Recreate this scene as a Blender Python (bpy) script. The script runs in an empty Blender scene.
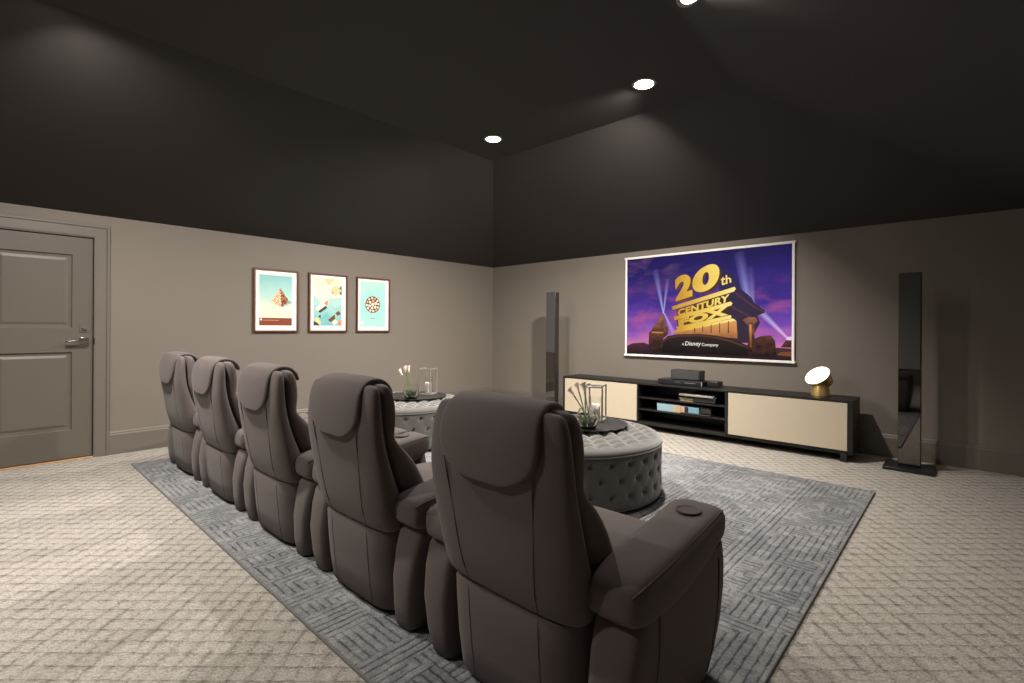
import bpy, bmesh, math, random
from mathutils import Vector, Matrix
from math import pi, sin, cos, sqrt, radians

random.seed(7)
S = bpy.context.scene
COL = S.collection

# ------------------------------------------------------------------ helpers
def srgb(r, g, b):
    def f(c):
        c /= 255.0
        return c / 12.92 if c <= 0.04045 else ((c + 0.055) / 1.055) ** 2.4
    return (f(r), f(g), f(b), 1.0)

class NT:
    """tiny node-graph writer"""
    def __init__(self, name):
        self.m = bpy.data.materials.new(name)
        self.m.use_nodes = True
        self.t = self.m.node_tree
        self.b = self.t.nodes['Principled BSDF']
        self.out = self.t.nodes['Material Output']
    def n(self, kind, **kw):
        nd = self.t.nodes.new(kind)
        for k, v in kw.items():
            setattr(nd, k, v)
        return nd
    def put(self, sock, v):
        if isinstance(v, bpy.types.NodeSocket):
            self.t.links.new(v, sock)
        else:
            sock.default_value = v
    def math(self, op, a, b=0.0, c=0.0, clamp=False):
        nd = self.n('ShaderNodeMath', operation=op)
        nd.use_clamp = clamp
        for i, v in enumerate((a, b, c)):
            self.put(nd.inputs[i], v)
        return nd.outputs[0]
    def mix(self, fac, a, b):
        nd = self.n('ShaderNodeMix', data_type='RGBA')
        self.put(nd.inputs[0], fac)
        self.put(nd.inputs[6], a)
        self.put(nd.inputs[7], b)
        return nd.outputs[2]
    def mixf(self, fac, a, b):
        nd = self.n('ShaderNodeMix', data_type='FLOAT')
        self.put(nd.inputs[0], fac)
        self.put(nd.inputs[2], a)
        self.put(nd.inputs[3], b)
        return nd.outputs[0]
    def coord(self, which='Object'):
        return self.n('ShaderNodeTexCoord').outputs[which]
    def mapping(self, v, scale=(1, 1, 1), rot=(0, 0, 0), loc=(0, 0, 0)):
        nd = self.n('ShaderNodeMapping')
        self.put(nd.inputs[0], v)
        nd.inputs[1].default_value = loc
        nd.inputs[2].default_value = rot
        nd.inputs[3].default_value = scale
        return nd.outputs[0]
    def xyz(self, v):
        nd = self.n('ShaderNodeSeparateXYZ')
        self.put(nd.inputs[0], v)
        return nd.outputs
    def comb(self, x, y, z=0.0):
        nd = self.n('ShaderNodeCombineXYZ')
        for i, v in enumerate((x, y, z)):
            self.put(nd.inputs[i], v)
        return nd.outputs[0]
    def noise(self, v, scale, detail=2.0, rough=0.5, dist=0.0):
        nd = self.n('ShaderNodeTexNoise')
        self.put(nd.inputs['Vector'], v)
        nd.inputs['Scale'].default_value = scale
        nd.inputs['Detail'].default_value = detail
        nd.inputs['Roughness'].default_value = rough
        nd.inputs['Distortion'].default_value = dist
        return nd.outputs[0]
    def ramp(self, f, stops):
        nd = self.n('ShaderNodeValToRGB')
        self.put(nd.inputs[0], f)
        el = nd.color_ramp.elements
        el[0].position, el[0].color = stops[0]
        el[1].position, el[1].color = stops[-1]
        for p, c in stops[1:-1]:
            e = el.new(p)
            e.color = c
        return nd.outputs[0]
    def bump(self, h, strength=0.3, dist=0.01):
        nd = self.n('ShaderNodeBump')
        nd.inputs['Strength'].default_value = strength
        nd.inputs['Distance'].default_value = dist
        self.put(nd.inputs['Height'], h)
        self.put(self.b.inputs['Normal'], nd.outputs[0])
    def set(self, **kw):
        for k, v in kw.items():
            self.put(self.b.inputs[k.replace('_', ' ')], v)
        return self

def plain(name, col, rough=0.6, metal=0.0, spec=0.5, noise_scale=0, noise_amt=0.0, bump=0.0):
    g = NT(name)
    g.set(Roughness=rough, Metallic=metal)
    g.b.inputs['Specular IOR Level'].default_value = spec
    if noise_scale:
        nz = g.noise(g.coord(), noise_scale, 3.0)
        lo = tuple(c * (1 - noise_amt) for c in col[:3]) + (1,)
        hi = tuple(min(1, c * (1 + noise_amt)) for c in col[:3]) + (1,)
        g.set(Base_Color=g.mix(nz, lo, hi))
        if bump:
            g.bump(nz, bump, 0.002)
    else:
        g.set(Base_Color=col)
    return g.m

def emit(name, col, strength=1.0):
    g = NT(name)
    g.set(Base_Color=(0, 0, 0, 1), Roughness=0.6, Emission_Color=col, Emission_Strength=strength)
    g.b.inputs['Specular IOR Level'].default_value = 0.2
    return g.m

def finish(name, bm, mats, parent=None, loc=None, rot=None, smooth=35, bevel=0.0, segs=2, sub=0, solid=None):
    bmesh.ops.recalc_face_normals(bm, faces=bm.faces[:])
    me = bpy.data.meshes.new(name)
    bm.to_mesh(me)
    bm.free()
    if not isinstance(mats, (list, tuple)):
        mats = [mats]
    for m in mats:
        me.materials.append(m)
    if smooth is not None:
        for p in me.polygons:
            p.use_smooth = True
        if smooth < 180:
            me.set_sharp_from_angle(angle=radians(smooth))
    o = bpy.data.objects.new(name, me)
    COL.objects.link(o)
    if parent is not None:
        o.parent = parent
    if loc is not None:
        o.location = loc
    if rot is not None:
        o.rotation_euler = rot
    if solid:
        md = o.modifiers.new('thickness', 'SOLIDIFY')
        md.thickness = solid
        md.offset = 1.0
    if bevel:
        md = o.modifiers.new('bevel', 'BEVEL')
        md.width = bevel
        md.segments = segs
        md.limit_method = 'ANGLE'
        md.angle_limit = radians(40)
    if sub:
        md = o.modifiers.new('smooth', 'SUBSURF')
        md.levels = sub
        md.render_levels = sub
    return o

def thing(name, label, cat, loc=(0, 0, 0), rotz=0.0, group=None):
    o = bpy.data.objects.new(name, None)
    o.empty_display_size = 0.1
    COL.objects.link(o)
    o.location = loc
    o.rotation_euler = (0, 0, rotz)
    return tag(o, label, cat, group)

def tag(o, label, cat, group=None):
    o['label'] = label
    o['category'] = cat
    if group:
        o['group'] = group
    return o

def struct(o):
    o['kind'] = 'structure'
    return o

def copy_tree(o, parent=None):
    kids = [c for c in bpy.data.objects if c.parent == o]
    c = o.copy()
    COL.objects.link(c)
    if parent is not None:
        c.parent = parent
    for k in kids:
        copy_tree(k, c)
    return c

def quad(bm, pts, mi=0):
    f = bm.faces.new([bm.verts.new(p) for p in pts])
    f.material_index = mi
    return f

def box(bm, x0, x1, y0, y1, z0, z1, mi=0):
    v = [bm.verts.new((x, y, z)) for z in (z0, z1) for y in (y0, y1) for x in (x0, x1)]
    for f in ((0, 2, 3, 1), (4, 5, 7, 6), (0, 1, 5, 4), (2, 6, 7, 3), (0, 4, 6, 2), (1, 3, 7, 5)):
        bm.faces.new([v[i] for i in f]).material_index = mi

def loft(bm, rings, caps=True, closed=True, mi=0):
    vs = [[bm.verts.new(p) for p in r] for r in rings]
    n = len(vs[0])
    for a, b in zip(vs, vs[1:]):
        for i in range(n if closed else n - 1):
            j = (i + 1) % n
            bm.faces.new((a[i], a[j], b[j], b[i])).material_index = mi
    if caps:
        bm.faces.new(vs[0][::-1]).material_index = mi
        bm.faces.new(vs[-1]).material_index = mi
    return vs

def lathe(bm, prof, n=48, c=(0, 0, 0), mi=0, mat=None):
    rings = []
    for r, z in prof:
        rings.append([Vector((c[0] + r * cos(2 * pi * i / n), c[1] + r * sin(2 * pi * i / n), c[2] + z)) for i in range(n)])
    if mat is not None:
        rings = [[mat @ p for p in r] for r in rings]
    loft(bm, rings, True, True, mi)

def tube(bm, pts, r, n=8, mi=0, closed=False):
    pts = [Vector(p) for p in pts]
    rings = []
    m = len(pts)
    for i, p in enumerate(pts):
        if closed:
            d = pts[(i + 1) % m] - pts[i - 1]
        else:
            d = pts[min(i + 1, m - 1)] - pts[max(i - 1, 0)]
        d.normalize()
        ref = Vector((0, 0, 1)) if abs(d.z) < 0.95 else Vector((1, 0, 0))
        a = d.cross(ref).normalized()
        b = d.cross(a)
        rr = r[i] if isinstance(r, (list, tuple)) else r
        rings.append([p + rr * (a * cos(2 * pi * k / n) + b * sin(2 * pi * k / n)) for k in range(n)])
    if closed:
        rings.append(rings[0])
        loft(bm, rings, False, True, mi)
        bmesh.ops.remove_doubles(bm, verts=bm.verts[:], dist=1e-6)
    else:
        loft(bm, rings, True, True, mi)

def sell(w, y0, y1, z, n=32, e=3.6):
    """super-elliptic ring of half-width w from y0 to y1 at height z"""
    cy, hy = (y0 + y1) / 2, (y1 - y0) / 2
    out = []
    for i in range(n):
        t = 2 * pi * i / n
        cx, sy = cos(t), sin(t)
        out.append(Vector((w * math.copysign(abs(cx) ** (2 / e), cx), cy + hy * math.copysign(abs(sy) ** (2 / e), sy), z)))
    return out

def arc(cx, cy, r, a0, a1, n):
    return [(cx + r * cos(radians(a0 + (a1 - a0) * i / n)), cy + r * sin(radians(a0 + (a1 - a0) * i / n))) for i in range(n + 1)]

# ------------------------------------------------------------------ materials
def wall_material():
    g = NT('taupe_wall_paint')
    c = g.coord()
    nz = g.noise(c, 90.0, 3.0)
    big = g.noise(c, 0.9, 2.0)
    g.set(Base_Color=g.mix(big, srgb(121, 113, 105), srgb(126, 118, 109)), Roughness=0.62)
    g.b.inputs['Specular IOR Level'].default_value = 0.3
    g.bump(nz, 0.08, 0.002)
    return g.m

def ceiling_material():
    g = NT('charcoal_ceiling_paint')
    c = g.coord()
    g.set(Base_Color=g.mix(g.noise(c, 0.8), srgb(52, 49, 48), srgb(56, 53, 51)), Roughness=0.7)
    g.b.inputs['Specular IOR Level'].default_value = 0.25
    g.bump(g.noise(c, 80.0, 3.0), 0.06, 0.002)
    return g.m

def carpet_material():
    g = NT('beige_carpet')
    c = g.coord()
    wob = g.noise(c, 14.0, 3.0, 0.6)
    m = g.mapping(c, (1, 1, 1), (0, 0, radians(-42.8)))
    x, y, _ = g.xyz(m)
    w = g.math('MULTIPLY', g.math('SUBTRACT', wob, 0.5), 0.42)
    p = g.math('ADD', g.math('DIVIDE', x, 0.075), w)
    q = g.math('ADD', g.math('DIVIDE', y, 0.071), g.math('MULTIPLY', w, 0.55))
    fp, fq = g.math('FRACT', p), g.math('FRACT', q)
    # loop blocks: each one swells from a groove along its far edge and along its side
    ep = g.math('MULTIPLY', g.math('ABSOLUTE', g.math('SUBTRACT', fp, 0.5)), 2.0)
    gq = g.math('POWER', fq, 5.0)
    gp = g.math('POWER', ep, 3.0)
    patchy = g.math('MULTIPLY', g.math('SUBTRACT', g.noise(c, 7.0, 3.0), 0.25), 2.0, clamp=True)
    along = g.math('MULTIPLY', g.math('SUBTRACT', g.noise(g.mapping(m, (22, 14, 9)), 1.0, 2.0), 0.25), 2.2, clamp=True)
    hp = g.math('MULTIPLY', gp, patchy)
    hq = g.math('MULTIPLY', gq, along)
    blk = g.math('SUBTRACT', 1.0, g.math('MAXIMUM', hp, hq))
    fine = g.noise(c, 120.0, 3.0, 0.8)
    loops = g.noise(g.mapping(m, (45, 90, 45)), 1.0, 2.0, 0.7)
    h = g.math('ADD', blk, g.math('ADD', g.math('MULTIPLY', fine, 0.9), g.math('MULTIPLY', loops, 0.8)))
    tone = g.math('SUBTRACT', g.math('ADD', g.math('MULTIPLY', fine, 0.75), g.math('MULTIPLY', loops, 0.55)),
                  g.math('ADD', g.math('MULTIPLY', hp, 0.24), g.math('MULTIPLY', hq, 0.30)))  # groove lines darkened in colour: painted shade over the pile's two-tone
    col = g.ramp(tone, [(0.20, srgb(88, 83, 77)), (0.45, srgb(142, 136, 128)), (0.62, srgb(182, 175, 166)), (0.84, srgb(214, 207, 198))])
    g.set(Base_Color=col, Roughness=0.95)
    g.b.inputs['Specular IOR Level'].default_value = 0.1
    g.bump(h, 0.9, 0.009)
    return g.m

def rug_material():
    g = NT('grey_key_pattern_rug')
    c = g.coord()
    nzw = g.noise(c, 22.0, 2.0)
    x, y, _ = g.xyz(c)
    w = g.math('MULTIPLY', g.math('SUBTRACT', nzw, 0.5), 0.012)
    x = g.math('ADD', x, w)
    y = g.math('ADD', y, w)
    def cells(v, s):
        d = g.math('DIVIDE', v, s)
        return g.math('FLOOR', d), g.math('FRACT', d)
    U, fU = cells(x, 0.63)
    bar = g.math('LESS_THAN', fU, 0.19)
    iu, fu = cells(x, 0.21)
    iv, fv = cells(y, 0.21)
    wn = g.n('ShaderNodeTexWhiteNoise', noise_dimensions='2D')
    g.put(wn.inputs['Vector'], g.comb(iu, iv))
    h = wn.outputs['Value']
    chk = g.math('MODULO', g.math('ADD', g.math('ABSOLUTE', iu), g.math('ABSOLUTE', iv)), 2.0)
    # corner-shaped, straight and cross-wise runs of stripes
    t_a = g.math('MAXIMUM', fu, fv)
    t_b = g.math('MAXIMUM', g.math('SUBTRACT', 1.0, fu), g.math('SUBTRACT', 1.0, fv))
    t_l = g.mixf(g.math('GREATER_THAN', h, 0.5), t_a, t_b)
    t_s = g.mixf(chk, fu, fv)
    t = g.mixf(g.math('GREATER_THAN', g.math('FRACT', g.math('MULTIPLY', h, 7.0)), 0.45), t_s, t_l)
    t = g.mixf(bar, t, g.math('DIVIDE', fU, 0.333))
    s = g.math('FRACT', g.math('MULTIPLY', t, 6.0))
    e = g.math('MULTIPLY', g.math('ABSOLUTE', g.math('SUBTRACT', s, 0.5)), 2.0)
    ridge = g.math('SUBTRACT', 1.0, g.math('POWER', e, 4.0))
    fine = g.noise(c, 240.0, 2.0, 0.7)
    streak = g.noise(c, 13.0, 3.0, 0.6)
    wear = g.noise(c, 1.6, 3.0)
    flat = g.noise(c, 60.0, 3.0, 0.8)
    amt = g.math('MULTIPLY', g.math('SUBTRACT', streak, 0.38), 5.0, clamp=True)
    groove = g.math('MULTIPLY', g.math('SUBTRACT', 1.0, ridge), amt)
    lite = g.math('MULTIPLY', g.math('MULTIPLY', g.math('SUBTRACT', 0.50, streak), 6.0, clamp=True), g.math('POWER', ridge, 2.0))
    base = g.ramp(g.math('ADD', g.math('MULTIPLY', fine, 0.45), g.math('ADD', g.math('MULTIPLY', wear, 0.3), g.math('MULTIPLY', flat, 0.35))),
                  [(0.34, srgb(78, 80, 83)), (0.52, srgb(120, 121, 124)), (0.72, srgb(178, 178, 177))])
    base = g.mix(g.math('MULTIPLY', lite, 0.45), base, srgb(176, 174, 170))
    col = g.mix(g.math('MULTIPLY', groove, 0.9), base, srgb(38, 39, 42))
    g.set(Base_Color=col, Roughness=0.95)
    g.b.inputs['Specular IOR Level'].default_value = 0.1
    g.bump(g.math('ADD', ridge, g.math('MULTIPLY', fine, 0.6)), 0.7, 0.007)
    return g.m

def fabric(name, c0, c1, scale=320.0, bump=0.25, sheen=0.25, blotch=4.0):
    g = NT(name)
    c = g.coord()
    fine = g.noise(c, scale, 2.0, 0.7)
    big = g.noise(c, blotch, 3.0)
    mixf = g.math('ADD', g.math('MULTIPLY', fine, 0.5), g.math('MULTIPLY', big, 0.5))
    g.set(Base_Color=g.mix(mixf, c0, c1), Roughness=0.88)
    g.b.inputs['Specular IOR Level'].default_value = 0.2
    g.b.inputs['Sheen Weight'].default_value = sheen
    g.b.inputs['Sheen Roughness'].default_value = 0.5
    g.bump(g.math('ADD', fine, g.math('MULTIPLY', big, 0.6)), bump, 0.002)
    return g.m

def glass(name, tint=(1, 1, 1, 1), rough=0.0):
    g = NT(name)
    g.set(Base_Color=tint, Roughness=rough)
    g.b.inputs['Transmission Weight'].default_value = 1.0
    g.b.inputs['IOR'].default_value = 1.45
    return g.m

M = {}
M['wall'] = wall_material()
M['ceiling'] = ceiling_material()
M['trim'] = plain('taupe_trim_paint', srgb(110, 103, 95), 0.42, noise_scale=30, noise_amt=0.03)
M['door'] = plain('taupe_door_paint', srgb(98, 92, 84), 0.42, noise_scale=25, noise_amt=0.03)
M['threshold'] = plain('oak_threshold', srgb(196, 150, 104), 0.5, noise_scale=18, noise_amt=0.2)
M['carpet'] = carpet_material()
M['rug'] = rug_material()
M['recliner'] = fabric('warm_grey_upholstery', srgb(88, 80, 78), srgb(104, 95, 92), 300, 0.3, 0.1)
M['seam'] = plain('dark_seam_thread', srgb(78, 69, 66), 0.9)
M['plinth'] = plain('black_plinth', srgb(24, 22, 21), 0.7)
M['cup'] = plain('dark_cup_lining', srgb(74, 66, 62), 0.5)
M['velvet'] = fabric('grey_velvet', srgb(72, 69, 66), srgb(92, 88, 84), 200, 0.12, 0.85, 14.0)
M['black_wood'] = plain('black_brown_veneer', srgb(24, 21, 19), 0.45, noise_scale=40, noise_amt=0.2)
M['cream'] = plain('cream_lacquer', srgb(190, 177, 156), 0.4, noise_scale=6, noise_amt=0.02)
M['black_plastic'] = plain('black_plastic', srgb(26, 26, 27), 0.4)
M['grille'] = plain('charcoal_grille_cloth', srgb(58, 57, 56), 0.75, noise_scale=500, noise_amt=0.4, bump=0.3)
M['gloss'] = plain('black_mirror_panel', srgb(118, 115, 112), 0.03, 1.0)
M['speaker_side'] = plain('satin_anthracite', srgb(64, 60, 56), 0.35, 0.4)
M['silver'] = plain('brushed_silver', srgb(190, 187, 182), 0.36, 0.75)
M['chrome'] = plain('nickel', srgb(200, 196, 190), 0.18, 1.0)
M['brass'] = plain('polished_brass', srgb(226, 196, 128), 0.34, 0.85, noise_scale=25, noise_amt=0.08)
M['lamp_glow'] = emit('lamp_diffuser', (1.0, 0.9, 0.78, 1), 3.0)
M['can_glow'] = emit('downlight_diffuser', (1.0, 0.95, 0.88, 1), 110.0)
M['can_trim'] = plain('white_trim_ring', srgb(150, 145, 138), 0.5)
M['screen_frame'] = plain('white_screen_border', srgb(244, 238, 232), 0.5)
M['frame_wood'] = plain('walnut_picture_frame', srgb(96, 58, 42), 0.4, noise_scale=30, noise_amt=0.25)
M['mat'] = plain('white_paper_mat', srgb(250, 245, 236), 0.8)
M['clear'] = glass('clear_glass')
M['water'] = glass('vase_water', (0.9, 0.95, 0.88, 1))
M['wax'] = plain('ivory_candle_wax', srgb(244, 236, 222), 0.5)
M['wick'] = plain('wick', srgb(40, 34, 30), 0.9)
M['stem'] = plain('flower_stem', srgb(104, 128, 66), 0.55, noise_scale=40, noise_amt=0.2)
M['leaf'] = plain('leaf_green', srgb(92, 118, 66), 0.5, noise_scale=30, noise_amt=0.25)
M['petal'] = plain('calla_petal', srgb(240, 218, 208), 0.5, noise_scale=30, noise_amt=0.05)
M['tray'] = plain('black_tray', srgb(38, 37, 37), 0.45, noise_scale=30, noise_amt=0.2)

# ------------------------------------------------------------------ the room
XL, XR, YB, YF = -5.979, 0.48, -3.0, 5.974     # left wall, right wall, rear wall, screen wall
HW, HF = 2.258, 3.2                             # wall height, flat ceiling height
FX0, FX1, FY0, FY1 = -4.13, -1.37, -1.15, 4.12  # the flat middle of the ceiling

bm = bmesh.new()
box(bm, XL - 0.15, XR + 0.15, YB - 0.15, YF + 0.15, -0.12, 0.0)
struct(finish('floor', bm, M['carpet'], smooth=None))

DY0, DY1, DZ = -0.075, 0.722, 2.045              # door opening
bm = bmesh.new()
box(bm, XL - 0.12, XL, YB, DY0, 0, HW)
box(bm, XL - 0.12, XL, DY1, YF, 0, HW)
box(bm, XL - 0.12, XL, DY0, DY1, DZ, HW)
struct(finish('wall_left', bm, M['wall'], smooth=None))
for nm, b in (('wall_front', (XL - 0.12, XR + 0.12, YF, YF + 0.12, 0, HW)),
              ('wall_right', (XR, XR + 0.12, YB, YF, 0, HW)),
              ('wall_back', (XL - 0.12, XR + 0.12, YB - 0.12, YB, 0, HW))):
    bm = bmesh.new()
    box(bm, *b)
    struct(finish(nm, bm, M['wall'], smooth=None))

bm = bmesh.new()
lo = [bm.verts.new(p) for p in ((XL, YB, HW), (XR, YB, HW), (XR, YF, HW), (XL, YF, HW))]
hi = [bm.verts.new(p) for p in ((FX0, FY0, HF), (FX1, FY0, HF), (FX1, FY1, HF), (FX0, FY1, HF))]
for i in range(4):
    j = (i + 1) % 4
    bm.faces.new((lo[i], lo[j], hi[j], hi[i]))
bm.faces.new(hi)
top = [bm.verts.new((v.co.x + dx, v.co.y + dy, 3.45)) for v, dx, dy in zip(lo, (-.15, .15, .15, -.15), (-.15, -.15, .15, .15))]
for i in range(4):
    j = (i + 1) % 4
    bm.faces.new((lo[i], top[i], top[j], lo[j]))
bm.faces.new(top)
struct(finish('ceiling', bm, M['ceiling'], smooth=None))

def skirt(name, axis, pos, sgn, a, b):
    prof = [(0, 0), (0.018, 0), (0.018, 0.186), (0.013, 0.196), (0.013, 0.206), (0.006, 0.218), (0, 0.222)]
    bm = bmesh.new()
    rings = []
    for t in (a, b):
        r = []
        for d, z in prof:
            r.append(Vector((pos + sgn * d, t, z)) if axis == 'x' else Vector((t, pos + sgn * d, z)))
        rings.append(r)
    loft(bm, rings)
    struct(finish(name, bm, M['trim'], smooth=None))

skirt('baseboard_left', 'x', XL, 1, DY1 + 0.117, YF)
skirt('baseboard_left.001', 'x', XL, 1, YB, DY0 - 0.117)
skirt('baseboard_front', 'y', YF, -1, XL, XR)
skirt('baseboard_right', 'x', XR, -1, YB, YF)
skirt('baseboard_back', 'y', YB, 1, XL, XR)

# door casing
def casing(name, segs):
    bm = bmesh.new()
    prof = [(0.0, 0.0), (0.0, 0.014), (0.012, 0.018), (0.088, 0.018), (0.094, 0.027), (0.112, 0.027), (0.116, 0.022), (0.116, 0.0)]
    a, b, z = DY0, DY1, DZ
    path = [(a, 0.0, -1, 0), (a, z, -1, 1), (b, z, 1, 1), (b, 0.0, 1, 0)]
    rings = [[Vector((XL + d, y + sy * w, zz + sz * w)) for w, d in prof] for y, zz, sy, sz in path]
    loft(bm, rings)
    struct(finish(name, bm, M['trim'], smooth=None))
casing('trim_1', None)
bm = bmesh.new()   # jamb lining
box(bm, XL - 0.12, XL + 0.012, DY1 - 0.001, DY1 + 0.004, 0, DZ)
box(bm, XL - 0.12, XL + 0.012, DY0 - 0.004, DY0 + 0.001, 0, DZ)
box(bm, XL - 0.12, XL + 0.012, DY0, DY1, DZ - 0.004, DZ + 0.001)
struct(finish('trim_2', bm, M['trim'], smooth=None))
bm = bmesh.new()
box(bm, XL - 0.10, XL + 0.012, DY0, DY1, 0.0, 0.012)
struct(finish('trim_3', bm, M['threshold'], bevel=0.003))

# door leaf with two raised-moulding panels
dx1 = XL - 0.006
dl, dr, db, dt = DY0 + 0.008, DY1 - 0.008, 0.02, DZ - 0.012
bm = bmesh.new()
pl, pr = dl + 0.142, dr - 0.142
rects = [(1.203, 1.871), (0.274, 0.984)]
box(bm, dx1 - 0.04, dx1, dl, pl, db, dt)
box(bm, dx1 - 0.04, dx1, pr, dr, db, dt)
box(bm, dx1 - 0.04, dx1, pl, pr, rects[0][1], dt)
box(bm, dx1 - 0.04, dx1, pl, pr, rects[1][1], rects[0][0])
box(bm, dx1 - 0.04, dx1, pl, pr, db, rects[1][0])
door = struct(finish('door_1', bm, M['door'], smooth=None))
for z0, z1 in rects:
    bm = bmesh.new()
    steps = [(0.0, 0.0), (0.006, -0.014), (0.03, -0.016), (0.05, -0.009), (0.056, -0.008)]
    rings = [[Vector((dx1 + d, pl + w, z0 + w)), Vector((dx1 + d, pr - w, z0 + w)), Vector((dx1 + d, pr - w, z1 - w)), Vector((dx1 + d, pl + w, z1 - w))] for w, d in steps]
    vs = loft(bm, rings, caps=False)
    bm.faces.new(vs[-1])
    finish('panel', bm, M['door'], door, smooth=None)
bm = bmesh.new()
hy, hz = 0.655, 1.079
box(bm, dx1, dx1 + 0.009, hy - 0.034, hy + 0.034, hz - 0.036, hz + 0.036)
han = finish('door_handle', bm, M['chrome'], door, bevel=0.003)
bm = bmesh.new()
tube(bm, [(dx1 + 0.009, hy, hz), (dx1 + 0.05, hy, hz)], 0.012, 14)
box(bm, dx1 + 0.042, dx1 + 0.056, hy - 0.135, hy + 0.014, hz - 0.011, hz + 0.011)
finish('lever', bm, M['chrome'], han, bevel=0.003)
bm = bmesh.new()
box(bm, dx1, dx1 + 0.007, hy - 0.033, hy + 0.033, 1.165, 1.232)
lathe(bm, [(0.014, 0), (0.014, 0.016), (0.011, 0.02)], 20, mat=Matrix.Translation((dx1 + 0.006, hy, 1.198)) @ Matrix.Rotation(pi / 2, 4, 'Y'))
finish('deadbolt', bm, M['door'], door, bevel=0.002)
bm = bmesh.new()
box(bm, XL + 0.001, XL + 0.016, DY1 - 0.006, DY1 + 0.012, hz - 0.03, hz + 0.03)
finish('strike_plate', bm, M['black_plastic'], door, bevel=0.002)

# ------------------------------------------------------------------ rug
RX0, RX1, RY0, RY1, RT = -5.39, -0.508, 0.913, 4.57, 0.0125
bm = bmesh.new()
box(bm, 0, RX1 - RX0, 0, RY1 - RY0, 0, RT - 0.0008)
rug = tag(finish('area_rug', bm, M['rug'], loc=(RX0, RY0, 0.0), bevel=0.004), 'large grey area rug with a broken key pattern lying under the recliners', 'rug')
bm = bmesh.new()
w, d = RX1 - RX0, RY1 - RY0
tube(bm, [(0, 0, 0.007), (w, 0, 0.007), (w, d, 0.007), (0, d, 0.007)], 0.0065, 8, closed=True)
M['binding'] = fabric('rug_edge_binding', srgb(96, 95, 93), srgb(128, 127, 124), 260, 0.3, 0.1)
finish('edge_binding', bm, M['binding'], rug)

# ------------------------------------------------------------------ recliners
YC = 1.45
def Y(y):
    return y - YC
def rings_at(rows, e=3.6, n=32):
    return [sell(w, Y(a), Y(b), z - RT, n, e) for z, w, a, b in rows]

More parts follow.
